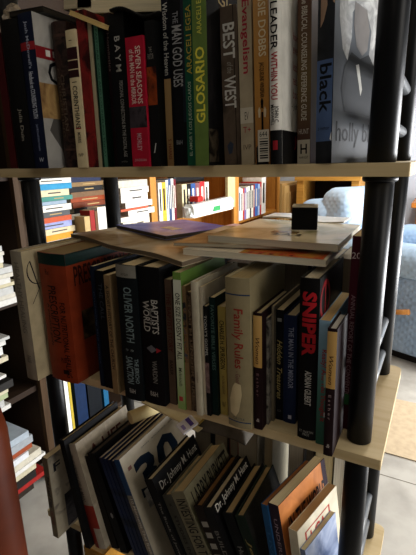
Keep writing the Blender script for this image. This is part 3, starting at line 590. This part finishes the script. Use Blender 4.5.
b = B('book', -.0880, -.016, H3, .0155, .222, .13, '#c6bda4', 'cream paperback with a red outlined box on its cover', style='paper', lean=9, rz=-14, pages='#b0946a', **gC)
b.art(.0006, .129, 0, 1, mat('#cfc6ae', .5)); b.text('LEA', .3, .6, .6, '#a23a32')
for y0, y1, z0, z1 in ((.02, .100, .07, .08), (.02, .100, .235, .245), (.02, .024, .07, .245), (.096, .100, .07, .245)): b.art(y0, y1, z0, z1, mat('#a8382f'), 'cover_box_line', off=.0004)
b.face_text('LCA', .035, .085, .10, .21, '#a8382f', bold=.02)
b = B('book', -.0720, -.018, H3, .0090, .195, .10, '#7d8ba8', 'bluish photo covered paperback nearest the right pole on the lower shelf', style='paper', lean=9, rz=-14, pages='#c4b591', **gC)
b.art(.0006, .099, 0, 1, mat('#4f5d7d', .25, 'mottle', '#8e9ab4', '#c3c9d4', scale=16))
# far row of the lower shelf, page edges towards us
gD = 'far row of the lower shelf'
for i, (x, th, H, D, c, pg, lb) in enumerate(((-.385, .04, .235, .11, '#33383c', '#6a6458', 'dark grey book, page edges forward'), (-.335, .03, .24, .11, '#5d5648', '#857b68', 'brownish paperback, page edges forward'), (-.300, .02, .25, .11, '#8a1f24', '#8a8272', 'thin red backed book, page edges forward'), (-.275, .042, .252, .12, '#6d6658', '#8f8672', 'thick grey paged book behind the white lettered name'),
        (-.222, .018, .25, .11, '#77715f', '#94896f', 'slim tan paged book left of the dark gap'), (-.165, .03, .255, .13, '#3a3a3c', '#a39b8a', 'dark book with smooth cream pages under the right end'), (-.140, .02, .23, .11, '#26221e', '#4a4238', 'dark slim book, page edges forward'), (-.118, .034, .25, .11, '#857c66', '#d0c3a0', 'cream paged book behind the orange cover'), (-.082, .018, .255, .11, '#f0f0ea', '#f4f4f0', 'bright white folded programme beside the right pole'), (-.062, .034, .25, .1, '#8e8775', '#9c9280', 'grey paged book behind the right pole'))):
    Book('book', (x + th - .01, .285, H3), th - .0006, H, D, c, rz=180, pages=pg, style='paper', label=lb + ', far row of the lower shelf', group=gD)
# soft things lying on the leaning books
v = []; f = []; nx, ny = 22, 12
for i in range(nx + 1):
    for j in range(ny + 1):
        u, w_ = i / nx, j / ny; e = min(1, 4 * u, 4 * (1 - u)) ** .5 * min(1, 5 * w_, 5 * (1 - w_)) ** .5
        v.append((-.325 + .100 * u, .062 + .065 * w_ + .008 * math.sin(u * 3), -.476 + .026 * e + .002 * math.sin(u * 9 + w_ * 4)))
for i in range(nx):
    for j in range(ny): a = i * (ny + 1) + j; f.append((a, a + ny + 1, a + ny + 2, a + 1))
n = len(v)
v += [(p[0], p[1], -.479) for p in v]
f += [tuple(a + n for a in q[::-1]) for q in f]
rim = [i * (ny + 1) for i in range(nx + 1)] + [nx * (ny + 1) + j for j in range(1, ny + 1)] + [i * (ny + 1) + ny for i in range(nx - 1, -1, -1)] + [j for j in range(ny - 1, 0, -1)]
f += [(a, a + n, c + n, c) for a, c in zip(rim, rim[1:] + rim[:1])]
pr = tag(empty('pouch', (0, 0, 0)), 'soft grey cloth pouch lying on the leaning books under the middle shelf', 'pouch')
mesh_obj('body', v, f, mat('#57524a', .9, 'plain', '#464139'), pr, True)
cyl('zipper', (-.305, .078, -.4495), (-.25, .080, -.4490), .0022, mat('#18171a', .5), pr, seg=10); cyl('zipper_pull', (-.318, .058, -.462), (-.312, .072, -.456), .002, mat('#a98f4a', .3), pr, seg=8)
o = box('sachet', (-.013, -.017, 0), (.013, .017, .004), mat('#d5d3dc', .35), None, .0015); o.location = (-.332, .045, -.459); o.rotation_euler = (math.radians(20), math.radians(12), math.radians(-25))
sr = tag(o, 'small white sachet with a purple stripe wedged behind the magazines', 'sachet')
q = box('print_stripe', (-.010, .002, .0041), (.009, .010, .0044), mat('#5b4a9c', .4), o); box('print_stripe', (-.004, -.012, .0041), (.007, -.006, .0044), mat('#8c80b8', .4), o)
o = box('card', (-.075, -.02, 0), (.075, .02, .003), mat('#cbbd95', .6), None, .001); o.location = (-.385, .085, -.470); o.rotation_euler = (0, math.radians(3), math.radians(-10)); tag(o, 'long cream card lying across the tops of the magazines', 'card')
o = cyl('paper_roll', (-.470, .05, -.487), (-.437, .12, -.485), .013, mat('#d3c08c', .6)); tag(o, 'short cream paper roll lying left of the long cream card', 'roll')
# yellow binder on the bottom board
b = Book('binder', (-.60, .01, H4), .06, .30, .2, '#a8782c', label='yellow binder standing on the bottom board at the left', style='hard')

# ================================================================ bookcase along the left wall
def bookcase(y0, y1, x0, x1, shelves, m, label, name='bookcase', stile=.02, top=.85, left=True, right=True, frame=None):
    r = tag(empty(name, ((x0 + x1) / 2, (y0 + y1) / 2, FL)), label, 'bookcase'); o_ = Vector(((x0 + x1) / 2, (y0 + y1) / 2, FL))
    def add(nm, a, b_, mm=None):
        o = box(nm, Vector(a) - o_, Vector(b_) - o_, mm or m, r, .001); return o
    add('back_panel', (x0, y0, FL), (x0 + .008, y1, top))
    if left: add('side_panel', (x0 + .0081, y0, FL), (x1, y0 + .02, top))
    if right: add('side_panel', (x0 + .0081, y1 - .02, FL), (x1, y1, top))
    for z in shelves: add('shelf_board', (x0 + .0082, y0 + .0201, z - .022), (x1 - .001, y1 - .0201, z))
    if frame:
        if left: add('stile', (x1 + .0001, y0, FL), (x1 + .018, y0 + stile, top), frame)
        if right: add('stile', (x1 + .0001, y1 - stile, FL), (x1 + .018, y1, top), frame)
    return r
m_dk = mat('#3a2a1c', .6, 'wood', '#281c14', 'z'); m_tan = mat('#443220', .6, 'wood', '#382818', 'z'); m_oak = mat('#a8702e', .45, 'wood', '#8f5a22', 'z'); m_oakf = mat('#b87f3a', .45, 'wood', '#a06a2c', 'z')
bookcase(-.55, .425, -1.48, -1.2, (-.43, -.77, -1.09, -.02, .35), m_dk, 'dark wood bookcase at the far left holding stacks of paper', frame=m_tan)
bookcase(.430, 1.165, -1.48, -1.215, (-.268, -.66, -1.09, .06, .40), m_dk, 'dark bookcase with flat stacks of books behind the shelving unit', right=False, frame=m_tan, stile=.028)
bookcase(1.175, 2.17, -1.48, -1.22, (-.29, -.70, -1.09, .06, .40), m_oak, 'golden oak bookcase with upright books, nearer of the two', frame=m_oakf, stile=.05)
bookcase(2.172, 3.05, -1.48, -1.22, (-.40, -.75, -1.09, .0, .40), m_oak, 'golden oak bookcase with white and blue books, farther of the two', frame=m_oakf, stile=.03)
ORD = ('lowest', 'second', 'third', 'fourth', 'fifth', 'sixth', 'seventh', 'eighth', 'ninth', 'tenth', 'eleventh', 'twelfth', 'thirteenth', 'fourteenth', 'fifteenth')
def flat_stack(z, y0, x1, items, where, group, name='book'):
    """books lying flat, spines facing the room (+x); items: (height, length along y, depth, colour, right end shift, page side)"""
    for i, (h, ly, dx, c, sh, cname) in enumerate(items):
        g = .0006
        r = tag(empty(name, (x1 + random.uniform(-.004, .004), y0 + sh, z), (0, 0, random.uniform(-.03, .03))), '%s %s, %s %s' % (cname, 'book' if name == 'book' else name.replace('_', ' '), ORD[i] + ('' if i == 0 else ' from the bottom'), where), 'book' if name == 'book' else 'paper', group)
        t = min(.002, h * .15)
        bm = bmesh.new(); A = []
        prof = [(-dx, 0), (0, 0), (0, h - g), (-dx, h - g), (-dx, h - g - t), (-t, h - g - t), (-t, t), (-dx, t)]
        for yy in (-ly, 0): A.append([bm.verts.new((x, yy, zz)) for x, zz in prof])
        bm.faces.new(A[0][::-1]); bm.faces.new(A[1])
        for k in range(8): bm.faces.new((A[0][k], A[0][(k + 1) % 8], A[1][(k + 1) % 8], A[1][k]))
        bm_obj('cover', bm, mat(c, .5), r)
        box('page_block', (-dx + .002, -ly + .002, t + .0002), (-t - .0002, -.002, h - g - t - .0002), mat('#bdb5a2', .8, 'pages', '#6a6458', 'flat'), r)
        if h > .013 and name == 'book' and i % 3 != 1:
            box('spine_print', (.0001, -ly * (.5 + .1 * (i % 4)), h * .38), (.0004, -ly * .25, h * .58), mat('#4a4440' if sum(hexc(c)) > .9 else '#a58a5a', .5), r)
        z += h
W1 = '#cfcbbf'; 
flat_stack(-.267, .628, -1.165, [(.012, .17, .22, '#dedad0', 0, 'white'), (.022, .16, .2, '#c98a1e', -.004, 'orange yellow'), (.021, .16, .2, '#c9b994', .006, 'cream'), (.022, .16, .2, '#8f97c4', -.006, 'lavender'), (.019, .16, .2, '#b04a26', -.008, 'red orange'), (.019, .16, .2, '#4a4c4e', -.014, 'dark grey'), (.022, .17, .2, '#dcd8cc', -.004, 'white'), (.013, .15, .2, '#8798a8', -.02, 'grey blue'), (.016, .17, .2, '#3e8074', .010, 'teal'), (.023, .16, .2, '#cbbf9c', -.002, 'cream'), (.021, .17, .2, '#2a86b0', .012, 'bright blue'), (.018, .17, .2, '#d8d4c8', .006, 'white'), (.025, .17, .2, '#2f2c2a', 0, 'black')], 'of the stack by the black pole', 'flat stack by the black pole')
flat_stack(-.267, .872, -1.215, [(.021, .2, .2, '#5a1418', .0, 'dark red'), (.022, .2, .2, '#d2ccbe', .004, 'white'), (.022, .19, .2, '#6b1420', .008, 'crimson'), (.022, .2, .2, '#cfc9ba', -.01, 'pale'), (.022, .19, .2, '#211d1c', .005, 'black'), (.020, .2, .2, '#6f3218', .006, 'rust brown'), (.020, .2, .2, '#8f3d18', .004, 'orange'), (.020, .19, .2, '#6d5238', -.01, 'brown'), (.020, .2, .2, '#1b1a1c', -.02, 'coal black'), (.017, .2, .2, '#7d6340', -.006, 'tan'), (.022, .2, .2, '#1c2440', -.02, 'navy'), (.022, .2, .2, '#3a2c26', -.02, 'dark brown')], 'of the dark stack behind small books', 'flat stack of dark books')
flat_stack(-.267, 1.10, -1.16, [(.028, .2, .2, '#d2cbb4', .0, 'cream'), (.020, .2, .2, '#d9d4c6', -.006, 'off white'), (.026, .19, .2, '#dedbd2', .045, 'white'), (.010, .2, .2, '#b8553a', -.010, 'thin red'), (.026, .2, .2, '#dcdad4', .030, 'wide white'), (.034, .19, .2, '#d8d5cc', -.012, 'thick white'), (.028, .2, .2, '#d5d2c8', .005, 'grey white'), (.03, .2, .2, '#bdb7a8', .0, 'beige')], 'of the white stack beside golden oak', 'flat stack of white books')
for (y, th, H, c, lb) in ((.645, .028, .085, '#b59a6a', 'small tan book standing in front of the flat stacks'), (.676, .024, .105, '#8f2320', 'small red book standing beside the tan one before the stacks'), (.703, .012, .10, '#6a4a30', 'thin brown book standing between the red and white ones'), (.718, .05, .112, '#e0ddd4', 'small white book leaning at the right of the little standing group')):
    Book('book', (-1.125, y, -.2675), th, H, .05, c, style='paper', rz=90, label=lb, group='small books standing before the stacks')
# lower compartment seen between the boards
for i, (y, th, H, c, lb) in enumerate(((.525, .05, .25, '#e8e8de', 'bright white folder standing in the low compartment of the dark bookcase'), (.578, .012, .24, '#b8a23a', 'yellow folder standing in the low compartment of the dark bookcase'), (.61, .06, .26, '#0f2444', 'dark blue folder standing in the low compartment of the dark bookcase'), (.68, .08, .25, '#0f161e', 'blackish folder standing in the low compartment of the dark bookcase'), (.775, .03, .24, '#185478', 'sky blue folder standing in the low compartment of the dark bookcase'))):
    Book('folder', (-1.235, y, -1.0895), th, H + .06, .2, c, style='paper', rz=90, label=lb, group='folders in the low compartment')
# paper stacks in the far left bookcase
def papers(z, y1, x1, n, hs, where, group, spread=.03, cols=None):
    its = []
    for i in range(n):
        cname, c = (cols or [('white', '#c2c0b9'), ('off white', '#b8b3a5'), ('grey white', '#acaca8'), ('cream', '#b3aa8c')])[i % (len(cols) if cols else 4)]
        its.append((hs[i % len(hs)], .30, .24, c, random.uniform(-spread, spread), cname))
    flat_stack(z, y1, x1, its, where, group, 'paper_bundle')
papers(-.429, .335, -1.165, 11, (.020, .016, .024, .012, .018, .014), 'in the upper pile at far left', 'upper paper pile', .03)
papers(-.769, .255, -1.155, 15, (.016, .024, .018, .012, .026, .016, .010), 'in the middle pile at far left', 'middle paper pile', .045, [('white', '#c2c0ba'), ('grey white', '#acaca8'), ('pale green', '#98a17c'), ('cream', '#b8b096'), ('black edged', '#33312f'), ('glossy white', '#c6c6c2')])
papers(-1.089, .300, -1.12, 10, (.022, .018, .028, .024, .016, .026), 'in the lowest pile at far left', 'lowest paper pile', .04, [('dark brown', '#3a2e26'), ('red', '#8a201c'), ('black', '#2b2826'), ('cream', '#b5ad92'), ('white', '#c8c6c0'), ('pale', '#b8b2a0'), ('wide white', '#c6c8ca'), ('brick', '#8a4226'), ('grey', '#8f9498'), ('blue grey', '#9aa4ac')])
# upright books in the oak bookcases
def oak_row(z, y, items, where, group, x=-1.225, D=.16):
    for i, (th, H, c, cname, ln) in enumerate(items):
        b = Book('book', (x + .02, y, z), th - .001, H, D, c, style='paper', rz=90, lean=0, label='%s book, %s from the left %s' % (cname, ('first',) [0] if i == 0 else ORD[i].replace('lowest', 'first'), where), group=group)
        b.root.rotation_euler = (math.radians(0), 0, math.radians(90)); b.band(.15, .7, mat('#3a3634' if sum(hexc(c)) > .8 else '#c9c4b6'), .3, .7, 'spine_print')
        y += th + ln
oak_row(-.29, 1.245, [(.032, .20, '#dcd8cc', 'white', 0), (.036, .20, '#c9a53a', 'yellow topped', 0), (.022, .21, '#d8dde2', 'bluish white', 0), (.026, .215, '#3a4a6a', 'slate blue', 0), (.024, .215, '#d2cec4', 'pale', 0), (.022, .21, '#6a1f2a', 'maroon', .06), (.05, .18, '#cfc59c', 'cream', 0), (.045, .18, '#1c1b1d', 'black', 0), (.05, .18, '#2f4f86', 'blue', 0), (.05, .18, '#7a4a4e', 'mauve', 0), (.06, .185, '#b02a2c', 'red', 0), (.05, .18, '#ded8c8', 'ivory', 0)], 'in the nearer golden oak bookcase', 'books in the nearer oak bookcase')
oak_row(-.40, 2.205, [(.035, .23, '#b5c4d2', 'pale blue', 0), (.035, .22, '#e0dcd2', 'white', 0), (.03, .22, '#a83a2e', 'red', 0), (.035, .22, '#7d6c9a', 'violet', 0), (.03, .225, '#dcdad2', 'off white', 0), (.035, .23, '#d5d0c4', 'grey white', 0), (.025, .235, '#2b2b2e', 'black', 0), (.04, .23, '#dcd6c6', 'ivory', 0), (.03, .235, '#8a2a26', 'brick', 0), (.06, .24, '#3a5fa0', 'blue', 0), (.04, .235, '#9ab0d0', 'light blue', 0), (.035, .25, '#b03a36', 'scarlet', 0), (.09, .28, '#e4e0d6', 'wide white', 0)], 'in the farther golden oak bookcase', 'books in the farther oak bookcase')
r = tag(empty('packet', (-1.165, 1.70, -.289)), 'white plastic packet with a green mark before the nearer oak shelf', 'packet')
bm = bmesh.new(); bx(bm, (-.03, -.26, -.0), (.04, .26, .075), .02, 3)
for q in bm.verts: q.co += Vector((random.uniform(-.006, .006), random.uniform(-.01, .01), random.uniform(-.006, .006) if q.co.z > .01 else 0))
bm_obj('wrapper', bm, mat('#dde0da', .25), r); box('printed_mark', (.0405, -.03, .018), (.047, .05, .045), mat('#3f9a5a', .4), r)
o = box('jar', (-.03, -.03, 0), (.03, .03, .03), mat('#b82a22', .4), None, .008); o.location = (-1.165, 1.55, -.207); tag(o, 'small red lid on the white plastic packet', 'lid')
bm = bmesh.new(); bx(bm, (-.05, 0, 0), (.0, .34, .05), .012); o = bm_obj('case', bm, mat('#141416', .4)); o.location = (-1.24, 1.45, -.1045); tag(o, 'flat black case lying across the upright books in the nearer oak bookcase', 'case')
o = box('clipboard', (-.01, 0, 0), (.01, .11, .27), mat('#c4b284', .5), None, .002); o.location = (-1.19, 1.985, -.289); tag(o, 'tall cream clipboard at the right end of the nearer oak shelf', 'clipboard')
# pale wood cabinet in the far corner and the open oak shelf on the back wall
r = tag(empty('cabinet', (-1.25, 3.3, FL)), 'pale wooden cabinet with a panelled door in the far corner', 'cabinet')
box('body', (-.25, -.22, 0), (.06, .28, .98), mat('#b8935a', .5, 'wood', '#a8834c', 'z'), r, .003); box('door', (.0601, -.20, .03), (.075, .26, .96), mat('#c9a468', .45, 'wood', '#b8925a', 'z'), r, .003); box('door_panel', (.0752, -.14, .1), (.08, .20, .90), mat('#bf9a60', .45, 'wood', '#ad8850', 'z'), r, .003)
r = tag(empty('display_cabinet', (-.84, 3.4, FL)), 'open oak cabinet with a dark interior on the back wall', 'cabinet')
for nm, a, c in (('back_panel', (-.24, .19, 0), (.24, .2, 1.0)), ('side_panel', (-.26, -.2, 0), (-.20, .189, 1.0)), ('side_panel', (.20, -.2, 0), (.26, .189, 1.0)), ('top_board', (-.275, -.22, 1.001), (.275, .2, 1.05)), ('shelf_board', (-.199, -.18, .60), (.199, .189, .63)), ('shelf_board', (-.199, -.18, .06), (.199, .189, .09))):
    box(nm, a, c, mat('#c28f42', .4, 'wood', '#a87632', 'x') if nm != 'back_panel' else mat('#3a2c20', .6), r, .002)
for i, (x, wd, h, c, lb) in enumerate(((-1.03, .11, .16, '#2a2624', 'black box on the left of the oak cabinet shelf'), (-.91, .12, .12, '#4a4038', 'brown box in the middle of the oak cabinet shelf'), (-.77, .11, .2, '#8f8a80', 'grey box on the right of the oak cabinet shelf'))):
    o = box('box', (0, -.1, 0), (wd, .1, h), mat(c), None, .006); o.location = (x, 3.42, FL + .631); tag(o, lb, 'box')
r = tag(empty('picture_frame', (-.42, 3.615, -.16)), 'small white picture with a reddish top frame on the back wall', 'picture')
box('frame', (-.09, -.02, -.08), (.09, 0, .08), mat('#8a3a30', .4), r, .003); box('picture', (-.08, -.023, -.075), (.08, -.0202, .055), mat('#dcdcd8', .4), r)
# orange wood dresser right behind the recliner
r = tag(empty('dresser', (.115, 3.36, FL)), 'orange brown wooden dresser standing behind the pale blue recliner', 'dresser')
m_dr = mat('#b5702e', .4, 'wood', '#97571f', 'z')
box('body', (-.25, -.2, .05), (.3, .2, .80), m_dr, r, .003); box('top', (-.29, -.23, .801), (.34, .22, .84), m_dr, r, .006); box('drawer', (-.21, -.215, .55), (.26, -.2002, .75), m_dr, r, .004); box('drawer', (-.21, -.215, .28), (.26, -.2002, .50), m_dr, r, .004)
for x in (-.22, .25): box('leg', (x, -.17, 0), (x + .05, .17, .0499), m_dr, r)

# ================================================================ recliner
rec = tag(empty('recliner', (-.07, 2.42, FL), (0, 0, math.radians(-22))), 'pale blue quilted recliner armchair with a wooden lever on its side', 'armchair')
m_rec = mat('#93a8c0', .85, 'quilt', '#8298b2'); m_rec2 = mat('#a9bfd4', .85, 'quilt', '#98afc6')
def cushion(nm, a, c, m, bev, lump=.0, rot=None):
    bm = bmesh.new(); bx(bm, a, c, bev, 5)
    bmesh.ops.subdivide_edges(bm, edges=bm.edges[:], cuts=1, use_grid_fill=True)
    if lump:
        cz = Vector([(p + q) / 2 for p, q in zip(a, c)])
        for v_ in bm.verts: v_.co += (v_.co - cz).normalized() * lump * (math.sin(v_.co.x * 23) * math.cos(v_.co.z * 19 + v_.co.y * 11))
    o = bm_obj(nm, bm, m, rec, True)
    if rot: o.rotation_euler = rot
    return o
# local +x = the way it faces; near side is -y
cushion('base', (-.42, -.30, .05), (.42, .50, .42), m_rec, .03)
cushion('skirt_board', (-.40, -.295, .0), (.41, .48, .0499), mat('#2c2826', .7), .004)
cushion('side_panel', (-.44, -.345, .055), (.46, -.30, .52), m_rec, .02)
cushion('armrest', (-.38, -.37, .5), (.48, -.17, .70), m_rec2, .085, .008)
cushion('armrest', (-.38, .37, .5), (.48, .57, .70), m_rec2, .085, .008)
cushion('seat_cushion', (-.25, -.165, .421), (.50, .365, .56), m_rec2, .05, .006)
cushion('footrest', (.4605, -.165, .10), (.53, .365, .41), m_rec, .03)
cushion('backrest', (-.72, -.24, .36), (-.40, .46, .97), m_rec2, .1, .012, (0, math.radians(-6), 0))
cushion('head_cushion', (-.56, -.22, .74), (-.30, .44, 1.02), mat('#b4c9dc', .85, 'quilt', '#a3b9ce'), .095, .012, (0, math.radians(-4), 0))
lv = cyl('lever', (.02, -.385, .30), (.16, -.385, .335), .014, mat('#a87038', .4), rec, 14, .016); cyl('lever_hub', (.02, -.346, .30), (.02, -.40, .30), .018, mat('#2c2826', .5), rec, 14)
# cardboard on the floor
o = box('cardboard', (-.2, 0, 0), (.9, .46, .004), mat('#b3a185', .75, 'plain', '#a6947a')); o.location = (-.09, 1.14, FL + .0009); o.rotation_euler = (0, 0, math.radians(-1)); tag(o, 'flat tan cardboard sheet on the floor before the recliner', 'cardboard')

# ================================================================ reddish chair in the near left corner
ch = tag(empty('chair', (-.505, -.245, FL), (0, 0, math.radians(-28))), 'dark reddish brown leather chair back cut off by the left edge', 'chair')
m_ch = mat('#52220f', .45, 'plain', '#3c180c', scale=6)
def ch_cush(nm, a, c, bev, rot=None, m=m_ch):
    bm = bmesh.new(); bx(bm, a, c, bev, 5); bmesh.ops.subdivide_edges(bm, edges=bm.edges[:], cuts=1, use_grid_fill=True); o = bm_obj(nm, bm, m, ch, True)
    if rot: o.rotation_euler = rot
ch_cush('backrest', (-.20, -.035, .44), (.185, .035, .935), .032)
ch_cush('seat', (-.30, -.46, .40), (.20, -.04, .48), .03)
for x in (-.27, .15):
    for y in (-.43, -.05): box('leg', (x, y, 0), (x + .04, y + .04, .3999), mat('#3a1c12', .4), ch, .004)
